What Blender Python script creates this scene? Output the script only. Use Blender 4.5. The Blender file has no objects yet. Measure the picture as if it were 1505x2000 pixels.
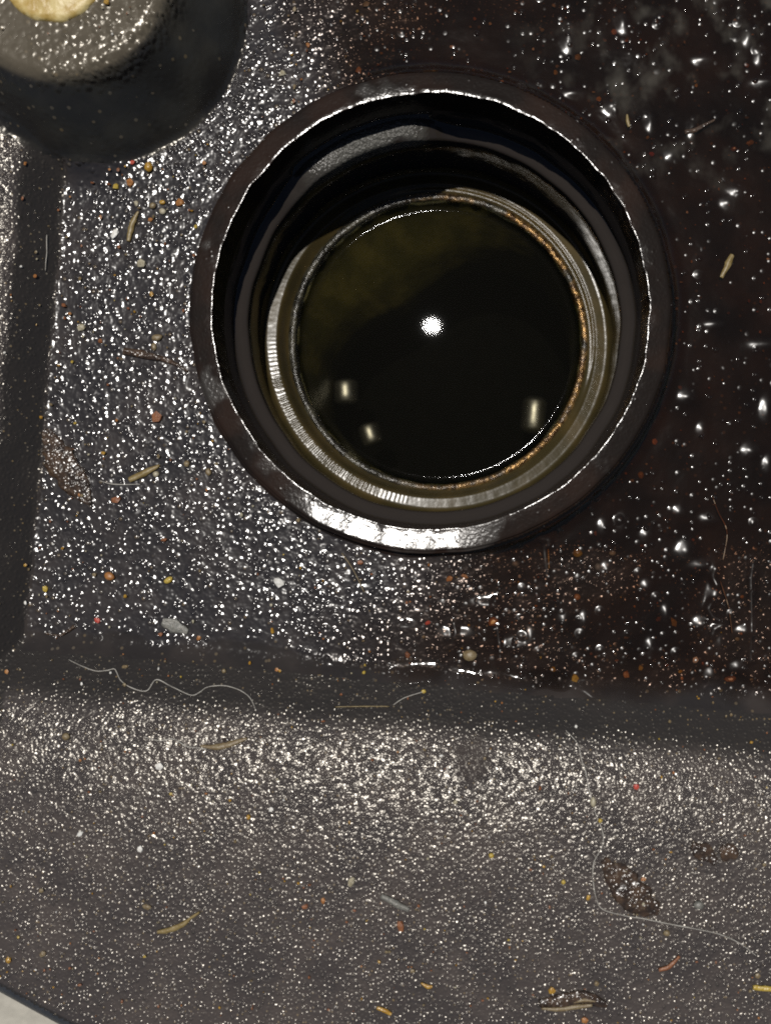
import bpy, bmesh, math, random
import numpy as np
from mathutils import Vector, noise as mnoise

# ------------------------------------------------------------------ frame
S = 0.00007                 # metres per unit: the sheet is measured in 0.07 mm steps
H = 1800.0                  # lens height above the recessed panel
NX, NY = 945.0, 1000.0      # point of the panel straight below the lens
def W(x, y, z=0.0):
    return Vector(((x - 752.5) * S, (1000.0 - y) * S, z * S))
SUN = Vector((-119.0, 423.5, 2100.0)).normalized()

sc = bpy.context.scene
col = sc.collection
cam_d = bpy.data.cameras.new('camera')
cam = bpy.data.objects.new('camera', cam_d); col.objects.link(cam)
cam.location = W(NX, NY, H)
cam_d.sensor_fit = 'VERTICAL'; cam_d.sensor_height = 24.0
cam_d.lens = 24.0 * H / 2000.0
cam_d.shift_x = (752.5 - NX) / 2000.0
cam_d.clip_start = 0.005; cam_d.clip_end = 50
cam_d.dof.use_dof = True
cam_d.dof.focus_distance = (H + 20) * S
cam_d.dof.aperture_fstop = cam_d.lens / 1000.0 / (26 * S)
sc.camera = cam

world = bpy.data.worlds.new('World'); sc.world = world; world.use_nodes = True
wn = world.node_tree
sky = wn.nodes.new('ShaderNodeTexSky'); sky.sky_type = 'NISHITA'; sky.sun_disc = False
sky.air_density = 0.7; sky.dust_density = 0.8; sky.ozone_density = 0.6
sky.sun_elevation = math.asin(SUN.z); sky.sun_rotation = math.atan2(SUN.x, SUN.y)
bg = wn.nodes['Background']; bg.inputs['Strength'].default_value = 0.05
wn.links.new(sky.outputs[0], bg.inputs['Color'])

sun_d = bpy.data.lights.new('sun', 'SUN'); sun_d.energy = 5.0; sun_d.angle = math.radians(0.55)
sun_d.color = (1.0, 0.96, 0.9)
sun = bpy.data.objects.new('sun', sun_d); col.objects.link(sun)
sun.rotation_euler = SUN.to_track_quat('Z', 'Y').to_euler()
sun.location = SUN * 2

sc.view_settings.view_transform = 'Standard'; sc.view_settings.look = 'None'
sc.view_settings.exposure = -0.25; sc.view_settings.gamma = 1.0
sc.view_settings.use_curve_mapping = False
sc.render.engine = 'CYCLES'
sc.cycles.use_denoising = False
sc.cycles.sample_clamp_direct = 0; sc.cycles.sample_clamp_indirect = 4
sc.cycles.max_bounces = 8; sc.cycles.transparent_max_bounces = 12
sc.cycles.caustics_reflective = False; sc.cycles.caustics_refractive = False
sc.cycles.filter_width = 1.9

rng = random.Random(7)
nrng = np.random.default_rng(7)

# ------------------------------------------------------------------ helpers
def tag(o, label=None, cat=None, group=None, kind=None):
    if label: o['label'] = label
    if cat: o['category'] = cat
    if group: o['group'] = group
    if kind: o['kind'] = kind
    return o

def mesh_obj(name, verts, faces, mat, parent=None, smooth=True):
    me = bpy.data.meshes.new(name)
    me.from_pydata([tuple(v) for v in verts], [], faces)
    me.update()
    if smooth: me.shade_smooth()
    o = bpy.data.objects.new(name, me); col.objects.link(o)
    if mat: me.materials.append(mat)
    if parent: o.parent = parent
    return o

def np_mesh(name, co, quads, mat, parent=None, attrs=None):
    used = np.unique(quads)
    remap = np.full(len(co), -1, dtype=np.int64); remap[used] = np.arange(len(used))
    co = co[used]; q = remap[quads]
    me = bpy.data.meshes.new(name)
    me.vertices.add(len(co)); me.vertices.foreach_set('co', co.astype(np.float32).ravel())
    me.loops.add(q.size); me.loops.foreach_set('vertex_index', q.astype(np.int32).ravel())
    me.polygons.add(len(q))
    me.polygons.foreach_set('loop_start', (np.arange(len(q)) * q.shape[1]).astype(np.int32))
    me.update(calc_edges=True); me.validate(); me.shade_smooth()
    if attrs:
        for k, a in attrs.items():
            at = me.attributes.new(k, 'FLOAT', 'POINT'); at.data.foreach_set('value', a[used].astype(np.float32))
    o = bpy.data.objects.new(name, me); col.objects.link(o)
    me.materials.append(mat)
    if parent: o.parent = parent
    return o

def sm(a, b, t):
    u = np.clip((t - a) / (b - a), 0, 1); return u * u * (3 - 2 * u)

_TAB = {}
def vnoise(x, y, size, seed=0):
    """smooth value noise, -1..1, on numpy arrays"""
    if seed not in _TAB: _TAB[seed] = np.random.default_rng(seed + 100).uniform(-1, 1, (256, 256))
    T = _TAB[seed]
    u = np.asarray(x) / size + 77.3; v = np.asarray(y) / size + 31.7
    i = np.floor(u).astype(int); j = np.floor(v).astype(int); fu = u - i; fv = v - j
    fu = fu * fu * (3 - 2 * fu); fv = fv * fv * (3 - 2 * fv)
    g = lambda a, b: T[a % 256, b % 256]
    return (g(i, j) * (1 - fu) + g(i + 1, j) * fu) * (1 - fv) + (g(i, j + 1) * (1 - fu) + g(i + 1, j + 1) * fu) * fv

# ------------------------------------------------------------------ node helper
class NT:
    def __init__(s, name):
        s.m = bpy.data.materials.new(name); s.m.use_nodes = True
        s.t = s.m.node_tree; s.t.nodes.clear()
        s.out = s.n('ShaderNodeOutputMaterial')
        g = s.n('ShaderNodeNewGeometry')
        v = s.n('ShaderNodeVectorMath', operation='SCALE'); s.l(g.outputs['Position'], v.inputs[0])
        v.inputs['Scale'].default_value = 1.0 / S
        s.P = v.outputs[0]
    def n(s, typ, **kw):
        d = s.t.nodes.new(typ)
        for k, v in kw.items(): setattr(d, k, v)
        return d
    def l(s, a, b): s.t.links.new(a, b)
    def put(s, sock, v):
        if hasattr(v, 'links') or isinstance(v, bpy.types.NodeSocket): s.l(v, sock)
        else: sock.default_value = v
    def math(s, op, a, b=0.0, c=0.0, clamp=False):
        d = s.n('ShaderNodeMath', operation=op); d.use_clamp = clamp
        s.put(d.inputs[0], a); s.put(d.inputs[1], b); s.put(d.inputs[2], c); return d.outputs[0]
    def noise(s, size, detail=2.0, rough=0.5, off=(0, 0, 0), stretch=None):
        P = s.P
        if stretch or off != (0, 0, 0):
            mp = s.n('ShaderNodeMapping'); s.l(P, mp.inputs['Vector'])
            mp.inputs['Location'].default_value = off
            if stretch: mp.inputs['Scale'].default_value = stretch
            P = mp.outputs[0]
        d = s.n('ShaderNodeTexNoise'); s.l(P, d.inputs['Vector'])
        d.inputs['Scale'].default_value = 1.0 / size; d.inputs['Detail'].default_value = detail
        d.inputs['Roughness'].default_value = rough
        return d.outputs['Fac']
    def voro(s, size, feature='F1', rand=1.0):
        d = s.n('ShaderNodeTexVoronoi', feature=feature); s.l(s.P, d.inputs['Vector'])
        d.inputs['Scale'].default_value = 1.0 / size; d.inputs['Randomness'].default_value = rand
        return d
    def step(s, v, a, b, lo=0.0, hi=1.0):
        d = s.n('ShaderNodeMapRange', interpolation_type='SMOOTHSTEP')
        s.put(d.inputs['Value'], v)
        for k, x in (('From Min', a), ('From Max', b), ('To Min', lo), ('To Max', hi)): s.put(d.inputs[k], x)
        return d.outputs[0]
    def mix(s, f, a, b):
        d = s.n('ShaderNodeMix', data_type='RGBA'); s.put(d.inputs['Factor'], f)
        for i, c in ((6, a), (7, b)):
            if isinstance(c, tuple): c = (*c, 1.0) if len(c) == 3 else c
            s.put(d.inputs[i], c)
        return d.outputs[2]
    def fmix(s, f, a, b):
        d = s.n('ShaderNodeMix', data_type='FLOAT'); s.put(d.inputs['Factor'], f)
        s.put(d.inputs[2], a); s.put(d.inputs[3], b); return d.outputs[0]
    def attr(s, name):
        d = s.n('ShaderNodeAttribute', attribute_name=name); return d.outputs['Fac']
    def bump(s, h, px, strength=1.0, normal=None):
        d = s.n('ShaderNodeBump'); s.put(d.inputs['Height'], h)
        d.inputs['Distance'].default_value = px * S; s.put(d.inputs['Strength'], strength)
        if normal is not None: s.l(normal, d.inputs['Normal'])
        return d.outputs[0]
    def princ(s, **kw):
        d = s.n('ShaderNodeBsdfPrincipled')
        for k, v in kw.items():
            k = k.replace('_', ' ')
            if isinstance(v, tuple) and len(v) == 3: v = (*v, 1.0)
            s.put(d.inputs[k], v)
        return d
    def done(s, bsdf):
        s.l(bsdf.outputs[0], s.out.inputs['Surface']); return s.m

# ------------------------------------------------------------------ materials
def make_shell(kind):
    t = NT('grained_black_plastic_' + kind)
    sth = t.attr('smooth')
    flat = t.math('SUBTRACT', 1.0, t.math('MULTIPLY', sth, 0.93 if kind == 'boss' else 0.8))
    def pimples(size, lo, hi, base):
        v = t.voro(size); d = t.step(v.outputs['Distance'], lo, hi, 1.0, 0.0)
        a = t.n('ShaderNodeSeparateColor'); t.l(v.outputs['Color'], a.inputs[0])
        return t.math('MULTIPLY', d, t.math('ADD', t.math('MULTIPLY', a.outputs[0], 0.9), base)), v, a
    if kind == 'panel':
        wet = t.attr('wet'); dry = t.math('SUBTRACT', 1.0, wet)
        h, v, a = pimples(12.0, 0.0, 0.68, 0.12)
        h = t.math('ADD', t.math('MULTIPLY', h, 1.25), t.math('MULTIPLY', t.noise(24.0, 2.0), 1.1))
        c = t.mix(t.step(t.noise(150.0, 3.0, 0.6), 0.4, 0.68), (0.022, 0.020, 0.020), (0.034, 0.029, 0.027))
        rough, spec, px, dustk = 0.17, t.math('MULTIPLY', t.math('MULTIPLY', dry, 0.55), t.math('SUBTRACT', 1.0, t.math('MULTIPLY', t.step(sth, 0.02, 0.3), 0.95))), 2.6, 0.2
    elif kind == 'apron':
        h, v, a = pimples(7.0, 0.0, 0.75, 0.1)
        h = t.math('ADD', t.math('MULTIPLY', h, 1.0), t.math('MULTIPLY', t.noise(11.0, 2.0), 1.0))
        c = t.mix(t.step(t.noise(110.0, 4.0), 0.35, 0.7), (0.042, 0.036, 0.034), (0.060, 0.050, 0.045))
        c = t.mix(t.math('MULTIPLY', t.step(sth, 0.1, 0.7), 0.85), c, (0.017, 0.015, 0.013))   # darker on the steep walls
        rough, spec, px, dustk = 0.235, t.math('MULTIPLY', t.math('SUBTRACT', 1.0, t.attr('wet')), 0.52), 2.9, 0.4
    else:
        top = t.attr('boss')
        h, v, a = pimples(13.0, 0.0, 0.75, 0.15)
        h = t.math('ADD', t.math('MULTIPLY', t.noise(24.0, 3.0), 1.1), t.math('MULTIPLY', h, 1.3))
        c = t.mix(t.math('MULTIPLY', top, 0.8), t.mix(t.step(t.noise(90.0, 3.0), 0.4, 0.7), (0.015, 0.014, 0.013), (0.026, 0.024, 0.020)), (0.088, 0.074, 0.052))  # near-black side: shade of the slope facing away put into the colour
        rough, spec, px, dustk = 0.25, 0.45, 2.5, 0.2
    nrm = t.bump(t.math('MULTIPLY', h, flat), px)
    dm = t.math('MULTIPLY', t.step(a.outputs[1], 0.84, 0.88), t.step(v.outputs['Distance'], 0.2, 0.32, 1.0, 0.0))
    c = t.mix(t.math('MULTIPLY', dm, dustk), c, t.mix(a.outputs[2], (0.30, 0.21, 0.09), (0.26, 0.23, 0.18)))
    b = t.princ(Base_Color=c, Roughness=rough, Normal=nrm, Specular_IOR_Level=spec)
    if kind != 'panel': b.inputs['Specular Tint'].default_value = (1.0, 0.95, 0.86, 1)
    return t.done(b)

def make_collar():
    t = NT('oily_smooth_plastic')
    dry = t.math('MULTIPLY', t.step(t.noise(130.0, 3.0), 0.60, 0.68), 0.7)
    v = t.voro(11.0); s = t.n('ShaderNodeSeparateColor'); t.l(v.outputs['Color'], s.inputs[0])
    dots = t.math('MULTIPLY', t.step(s.outputs[0], 0.84, 0.88), t.step(v.outputs['Distance'], 0.0, 0.45, 1, 0))
    h = t.math('ADD', t.math('MULTIPLY', t.noise(7.0, 2.0), t.fmix(dry, 0.22, 0.8)), t.math('MULTIPLY', dots, 0.22))
    c = t.mix(t.step(t.noise(110.0, 3.0), 0.4, 0.65), (0.010, 0.0075, 0.006), (0.018, 0.011, 0.008))
    c = t.mix(t.math('MULTIPLY', dry, 0.6), c, (0.05, 0.048, 0.044))
    b = t.princ(Base_Color=c, Roughness=t.fmix(dry, 0.15, 0.30), Normal=t.bump(h, 1.6), Specular_IOR_Level=0.2)
    return t.done(b)

def make_wall():
    t = NT('neck_wall_plastic')
    # a dry scraped patch on the upper wall, the rest wet
    x = t.n('ShaderNodeSeparateXYZ'); t.l(t.P, x.inputs[0])
    zone = t.math('MULTIPLY', t.math('MULTIPLY', t.step(x.outputs[0], -230, -70), t.step(t.math('ADD', x.outputs[0], t.math('MULTIPLY', t.noise(25.0, 3.0), 60.0)), 70, 120, 1, 0)), t.step(x.outputs[1], 560, 700))
    zone = t.math('MULTIPLY', zone, t.math('MULTIPLY', t.step(x.outputs[2], -110, -98), t.step(x.outputs[2], -56, -48, 1, 0)))
    dry = t.math('MULTIPLY', zone, t.step(t.noise(60.0, 3.0, off=(30, 10, 5)), 0.30, 0.44))
    h = t.math('ADD', t.math('MULTIPLY', t.noise(6.0, 2.0), t.fmix(dry, 0.05, 2.2)), t.math('MULTIPLY', t.noise(60.0, 2.0), 1.2))
    c = t.mix(dry, (0.022, 0.018, 0.015), (0.055, 0.053, 0.046))
    b = t.princ(Base_Color=c, Roughness=t.fmix(dry, 0.12, 0.36), Normal=t.bump(h, 2.0), Specular_IOR_Level=0.3)
    return t.done(b)

def make_seat():
    t = NT('oil_stained_seat')
    h = t.math('ADD', t.math('MULTIPLY', t.noise(9.0, 3.0), 0.30), t.math('MULTIPLY', t.noise(60.0, 2.0), 0.6))
    c = t.mix(t.step(t.noise(90.0, 3.0), 0.35, 0.7), (0.032, 0.025, 0.010), (0.052, 0.037, 0.014))
    b = t.princ(Base_Color=c, Roughness=0.21, Normal=t.bump(h, 0.6), Specular_IOR_Level=0.2)
    return t.done(b)

def make_rim():
    t = NT('worn_brassy_rim')
    x = t.n('ShaderNodeSeparateXYZ'); t.l(t.P, x.inputs[0])
    side = t.math('MULTIPLY', t.step(x.outputs[0], -60, 260), t.step(t.noise(60.0, 3.0), 0.35, 0.55))
    h = t.math('ADD', t.math('MULTIPLY', t.noise(6.0, 3.0), 1.0), t.math('MULTIPLY', t.noise(24.0, 3.0), 1.6))
    c = t.mix(side, t.mix(t.step(t.noise(40.0, 3.0), 0.45, 0.6), (0.016, 0.014, 0.009), (0.05, 0.045, 0.030)), t.mix(t.step(t.noise(12.0, 3.0), 0.42, 0.6), (0.06, 0.032, 0.012), (0.26, 0.15, 0.05)))
    b = t.princ(Base_Color=c, Metallic=t.math('MULTIPLY', side, 0.6), Roughness=0.24, Normal=t.bump(h, 2.6))
    return t.done(b)

def make_bore():
    t = NT('olive_bore_wall')
    c = t.mix(t.step(t.noise(60.0, 4.0, stretch=(1, 1, 0.2)), 0.35, 0.7), (0.085, 0.075, 0.016), (0.17, 0.14, 0.036))
    b = t.princ(Base_Color=c, Roughness=0.4, Normal=t.bump(t.noise(20.0, 3.0), 2.0))
    return t.done(b)

def make_film(name, tint, density, spikes=True, rough=0.05, mottle_sheen=False):
    """thin liquid sheet: clear tinted body under a Fresnel gloss"""
    t = NT(name)
    ripple = t.math('MULTIPLY', t.noise(130.0, 3.0), 2.2)
    h = t.math('ADD', ripple, t.math('MULTIPLY', t.noise(30.0, 2.0), 0.35)) if spikes else t.math('MULTIPLY', t.noise(160.0, 1.0), 0.25)
    if spikes:
        v = t.voro(15.0); s = t.n('ShaderNodeSeparateColor'); t.l(v.outputs['Color'], s.inputs[0])
        sy = t.n('ShaderNodeSeparateXYZ'); t.l(t.P, sy.inputs[0])
        patch = t.math('MULTIPLY', t.step(t.noise(130.0, 2.0, off=(12, 40, 0)), 0.38, 0.60), t.step(sy.outputs[1], -40, 120, 1.0, 0.45))
        sel = t.step(s.outputs[0], t.fmix(patch, 0.80, 0.22), t.fmix(patch, 0.92, 0.36))
        dome = t.math('MULTIPLY', t.step(v.outputs['Distance'], 0.0, 0.46, 1, 0), sel)
        vb = t.voro(38.0); sb = t.n('ShaderNodeSeparateColor'); t.l(vb.outputs['Color'], sb.inputs[0])
        big = t.math('MULTIPLY', t.step(vb.outputs['Distance'], 0.0, 0.34, 1, 0), t.step(sb.outputs[0], t.fmix(patch, 0.93, 0.62), t.fmix(patch, 0.96, 0.70)))
        h = t.math('ADD', h, t.math('MULTIPLY', big, 1.1)); 
        h = t.math('ADD', h, t.math('MULTIPLY', t.math('MULTIPLY', dome, t.math('ADD', s.outputs[1], 0.3)), 1.1))
    nrm = t.bump(h, 2.4 if spikes else 0.5)
    tr = t.n('ShaderNodeBsdfTransparent'); 
    if mottle_sheen:
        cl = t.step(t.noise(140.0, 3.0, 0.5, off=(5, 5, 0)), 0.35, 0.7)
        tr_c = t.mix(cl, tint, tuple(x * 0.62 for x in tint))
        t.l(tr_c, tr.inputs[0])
    else: tr.inputs[0].default_value = (*tint, 1)
    body = t.n('ShaderNodeBsdfDiffuse')
    body.inputs[0].default_value = (*density, 1)
    mx = t.n('ShaderNodeMixShader')
    if mottle_sheen:
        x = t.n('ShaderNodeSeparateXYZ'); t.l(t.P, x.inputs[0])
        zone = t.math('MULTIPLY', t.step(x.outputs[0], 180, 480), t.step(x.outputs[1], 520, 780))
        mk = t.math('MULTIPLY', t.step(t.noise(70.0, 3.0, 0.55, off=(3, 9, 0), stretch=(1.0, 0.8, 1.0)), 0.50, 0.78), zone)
        body.inputs[0].default_value = (0.085, 0.078, 0.064, 1)  # pale grey patches: sky reflection painted into the film colour
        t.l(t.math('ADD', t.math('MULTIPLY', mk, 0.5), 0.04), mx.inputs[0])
    else:
        mx.inputs[0].default_value = 0.10
    t.l(tr.outputs[0], mx.inputs[1]); t.l(body.outputs[0], mx.inputs[2])
    gl = t.n('ShaderNodeBsdfGlossy'); gl.inputs['Roughness'].default_value = rough; t.l(nrm, gl.inputs['Normal'])
    if spikes: t.l(t.fmix(t.math('MAXIMUM', t.step(t.math('MAXIMUM', dome, big), 0.0, 0.15), t.attr('ridge')), rough, 0.27), gl.inputs['Roughness'])
    fr = t.n('ShaderNodeFresnel'); fr.inputs['IOR'].default_value = 1.38 if spikes else 1.2; t.l(nrm, fr.inputs['Normal'])
    m2 = t.n('ShaderNodeMixShader'); t.l(fr.outputs[0], m2.inputs[0]); t.l(mx.outputs[0], m2.inputs[1]); t.l(gl.outputs[0], m2.inputs[2])
    if spikes:                      # the sheet thins out to nothing at its rim
        clear = t.n('ShaderNodeBsdfTransparent'); m3 = t.n('ShaderNodeMixShader')
        t.l(t.attr('cover'), m3.inputs[0]); t.l(clear.outputs[0], m3.inputs[1]); t.l(m2.outputs[0], m3.inputs[2])
        m2 = m3
    return t.done(m2)

def make_simple(name, c1, c2, size=6.0, rough=0.45, bump=1.2, metal=0.0, trans=0.0, spec=0.5):
    t = NT(name)
    c = t.mix(t.step(t.noise(size, 3.0), 0.35, 0.65), c1, c2)
    kw = dict(Base_Color=c, Roughness=rough, Metallic=metal, Specular_IOR_Level=spec, Normal=t.bump(t.noise(size * 0.6, 3.0), bump))
    b = t.princ(**kw)
    if trans: b.inputs['Transmission Weight'].default_value = trans
    return t.done(b)

def make_leaf():
    t = NT('oily_dry_leaf')
    v = t.voro(7.5); d = t.step(v.outputs['Distance'], 0.0, 0.75, 1.0, 0.0)
    h = t.math('ADD', t.math('MULTIPLY', d, 0.8), t.math('ADD', t.math('MULTIPLY', t.noise(11.0, 2.0), 1.0), t.math('MULTIPLY', t.noise(40.0, 2.0, stretch=(1.0, 0.35, 1.0)), 3.0)))
    c = t.mix(t.step(t.noise(22.0, 4.0, 0.6), 0.35, 0.68), (0.024, 0.017, 0.013), (0.065, 0.041, 0.026))
    c = t.mix(t.step(t.noise(7.0, 3.0), 0.6, 0.72), c, (0.09, 0.066, 0.042))
    return t.done(t.princ(Base_Color=c, Roughness=0.24, Normal=t.bump(h, 1.9)))

def make_ground():
    t = NT('pale_concrete')
    c = t.mix(t.step(t.noise(35.0, 5.0, 0.65), 0.3, 0.7), (0.29, 0.275, 0.235), (0.37, 0.35, 0.30))
    c = t.mix(t.step(t.noise(9.0, 3.0), 0.62, 0.72), c, (0.27, 0.25, 0.21))
    return t.done(t.princ(Base_Color=c, Roughness=0.85, Normal=t.bump(t.noise(12.0, 5.0), 6.0)))

M = dict(panel=make_shell('panel'), apron=make_shell('apron'), boss=make_shell('boss'), collar=make_collar(), wall=make_wall(), seat=make_seat(), rim=make_rim(), bore=make_bore(),
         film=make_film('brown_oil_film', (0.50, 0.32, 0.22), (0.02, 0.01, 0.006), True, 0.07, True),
         oil=make_film('clear_dark_oil', (0.44, 0.43, 0.36), (0.010, 0.010, 0.004), False, 0.007),
         ground=make_ground(),
         yellow=make_simple('pale_yellow_zinc', (0.34, 0.23, 0.06), (0.50, 0.40, 0.18), 24.0, 0.45, 2.5),
         steel=make_simple('dull_steel', (0.62, 0.60, 0.60), (0.74, 0.72, 0.72), 20.0, 0.42, 0.6, 1.0),
         dark=make_simple('shaded_cavity', (0.0025, 0.0025, 0.0025), (0.004, 0.004, 0.004), 40.0, 0.9, 1.0, spec=0.02),  # darkness of the deep hole put into a near-black colour
         edge_shade=make_simple('shaded_edge', (0.020, 0.022, 0.026), (0.028, 0.030, 0.034), 30.0, 0.45, 0.6),  # bluish skylit shade painted into the edge colour
         cream=make_simple('cream_grit', (0.242, 0.211, 0.137), (0.316, 0.290, 0.211)),
         white=make_simple('white_grit', (0.496, 0.480, 0.440), (0.608, 0.600, 0.560)),
         amber=make_simple('amber_grit', (0.253, 0.132, 0.016), (0.326, 0.195, 0.031), rough=0.25),
         gold=make_simple('yellow_grit', (0.306, 0.211, 0.026), (0.369, 0.274, 0.063), rough=0.3),
         orange=make_simple('orange_grit', (0.228, 0.084, 0.020), (0.288, 0.134, 0.040)),
         rust=make_simple('rust_grit', (0.136, 0.046, 0.015), (0.211, 0.087, 0.037)),
         red=make_simple('red_grit', (0.310, 0.034, 0.022), (0.372, 0.062, 0.037)),
         grey=make_simple('grey_grit', (0.099, 0.099, 0.087), (0.149, 0.143, 0.124)),
         tan=make_simple('tan_grit', (0.126, 0.088, 0.041), (0.169, 0.133, 0.074)),
         straw=make_simple('dry_straw', (0.136, 0.095, 0.029), (0.182, 0.136, 0.055), 12.0),
         leaf=make_leaf(),
         palehair=make_simple('pale_fibre', (0.270, 0.255, 0.225), (0.345, 0.330, 0.292), 20.0, 0.4, 0.2),
         brownhair=make_simple('brown_fibre', (0.140, 0.091, 0.049), (0.210, 0.140, 0.084), 20.0, 0.35, 0.2))

# ------------------------------------------------------------------ shape of the cover
CX, CY = 842.6, 615.8                       # axis of the filler hole
BX, BY = 184.0, 25.0                        # axis of the boss
_t = np.linspace(0, 1200, 1201)
_sl = np.interp(_t, [0, 30, 85, 135, 185, 270, 400, 800, 1200], [0, .60, .62, .36, .22, .10, .0, -.09, -.12])
_hb = np.concatenate([[0], np.cumsum((_sl[1:] + _sl[:-1]) / 2)])

_sl2 = np.interp(_t, [0, 15, 52, 75, 100, 160, 300, 1200], [0, .95, .90, .42, .27, .17, .05, .0])
_hl = np.concatenate([[0], np.cumsum((_sl2[1:] + _sl2[:-1]) / 2)])

def parts_h(x, y):
    xl = 142 - (y - 290) * (80 / 950.0)
    t = xl - x + 5 * vnoise(x, y, 60, 3)
    hl = np.interp(np.clip(t, 0, 1200), _t, _hl)
    yb = 1222 + 0.085 * x + 6 * vnoise(x, y, 110, 4)
    tb = np.clip(y - yb, 0, 1200)
    hb = np.interp(tb, _t, _hb)
    d = np.hypot(x - BX, y - BY)
    wob = 8 * vnoise(x, y, 70, 5)
    hs = 165 * np.clip((298 + wob - d) / 105.0, 0, 1)
    # rounded shoulder, crisp foot
    hs = np.where(d < 205, 165 - 8 * sm(185, 205, d) + 0 * d, hs)
    hs = np.minimum(hs, 165)
    soft = 1 - sm(110, 330, x)                       # the foot runs out softly towards the left border
    hs = hs * (1 - soft) + soft * 165 * (1 - sm(180, 345, d))
    return np.clip(hl, 0, None), hb, hs, t, tb, d

def cover_h(x, y):
    x = np.asarray(x, float); y = np.asarray(y, float)
    hl, hb, hs, *_ = parts_h(x, y)
    h = (hl ** 5 + hb ** 5 + hs ** 5) ** 0.2
    return h + 1.5 * vnoise(x, y, 90, 9)

E0 = np.array((31.0, 1899.0)); EN = np.array((-0.495, 0.869))     # lower-left edge of the cover

def film_mask(X, Y):
    n1 = vnoise(X, Y, 120, 61); n2 = vnoise(X, Y, 45, 62)
    low = X - 690 + 0.35 * (Y - 1150) + 90 * n1 + 30 * n2
    top = X - 520 + 60 * n1 + 30 * n2 - 0.3 * np.clip(Y, 0, 400)
    m = np.where(Y > CY, low, np.maximum(top, 320 * sm(800, 960, X)))
    w = sm(900, 1250, X)
    m = np.minimum(np.where(Y > CY, low * (1 - w) + 320 * w, m), 320)
    thin = sm(1020, 1110, Y) * (0.62 + 0.5 * n1 + 0.25 * n2) + (1 - sm(20, 130, Y + 40 * n1)) * 0.35
    m = np.where(m > 0, m * (1 - np.clip(0.6 * thin, 0, 0.5)), m)
    bottom = (1222 + 0.085 * X + 38 + 14 * n1 + 10 * n2) - Y
    m = np.minimum(m, bottom * 4.0 - 20)
    return m, n1, n2

DROPS = [(923.0, 1465.0, 40.0, 44.0), (1075.0, 1325.0, 60.0, 28.0)]

def build_cover():
    step = 5.0
    xs = np.arange(-160, 1700, step); ys = np.arange(-170, 2180, step)
    X, Y = np.meshgrid(xs, ys)
    hl, hb, hs, t, tb, d = parts_h(X, Y)
    Z = cover_h(X, Y)
    sd = (X - E0[0]) * EN[0] + (Y - E0[1]) * EN[1] + 0.00035 * ((X - 90) ** 2 + (Y - 1935) ** 2) * 0.35
    rnd = np.clip(sd + 34, 0, 34)
    Z = Z - (34 - np.sqrt(np.clip(34 ** 2 - rnd ** 2, 0, None)))
    out = np.clip(sd, 0, None)
    Xp = X - out * EN[0]; Yp = Y - out * EN[1]
    Z = Z - np.clip(out * 9, 0, 420)
    tbs = Y - (1222 + 0.085 * X) + 14 * vnoise(X, Y, 40, 96)
    apron = sm(60, 120, tb)
    left = sm(55, 100, t)
    apr = np.maximum(apron, left)
    wall = np.maximum(sm(-14, 34, tbs) * (1 - sm(70, 170, tb)), sm(0, 15, t) * (1 - sm(55, 85, t)))
    bw = sm(205, 225, d) * (1 - sm(290, 304, d)) * sm(-20, 110, X)
    smooth = np.maximum(np.maximum(wall * 0.8, bw), sm(-38, -26, sd))
    boss = 1 - sm(200, 210, d)
    wet = sm(-30, 300, film_mask(X, Y)[0])
    for dx_, dy_, rx_, ry_ in DROPS: wet = np.maximum(wet, 0.8 - 0.8 * sm(0.6, 1.15, np.hypot((X - dx_) / rx_, (Y - dy_) / ry_) + 0.22 * vnoise(X, Y, 18, 93)))
    co = np.stack([(Xp - 752.5) * S, (1000 - Yp) * S, Z * S], -1).reshape(-1, 3)
    ny, nx = X.shape
    idx = np.arange(ny * nx).reshape(ny, nx)
    q = np.stack([idx[:-1, :-1], idx[1:, :-1], idx[1:, 1:], idx[:-1, 1:]], -1)
    f = lambda a: (a[:-1, :-1] + a[1:, 1:]) / 2
    rc = np.hypot(f(X) - CX, f(Y) - CY)
    keep = (rc > 448) & (f(sd) < 60)
    isb = (f(d) < 300)
    ise = (f(sd) > -28) & ~isb
    isa = (f(tb) > 40) & ~isb & ~ise
    isl = (f(t) > 8) & ~isb & ~ise & ~isa
    isp = ~isb & ~ise & ~isa & ~isl
    attrs = {k: v.ravel() for k, v in dict(apron=apr, smooth=smooth, boss=boss, wet=wet).items()}
    root = bpy.data.objects.new('engine_cover', None); col.objects.link(root)
    root.location = (0, 0, 0)
    tag(root, 'black grained plastic engine cover with a round oil filler hole, filling the picture', 'engine cover')
    for nm, mk, lab, mat in (('recessed_panel', isp, 'flat recessed panel with coarse pimpled grain', 'panel'),
                        ('lower_apron', isa, 'raised lower slope with fine glittering grain', 'apron'),
                        ('left_border', isl, 'raised grainy border along the left side', 'apron'),
                        ('boss', isb, 'raised round boss with smooth sloping side at top left', 'boss'),
                        ('edge_strip', ise, 'smooth rounded edge painted in bluish shade at the lower left corner', 'edge_shade')):
        o = np_mesh(nm, co, q[keep & mk], M[mat], root, attrs)
        o['label'] = lab
    return root
cover = build_cover()

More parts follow.
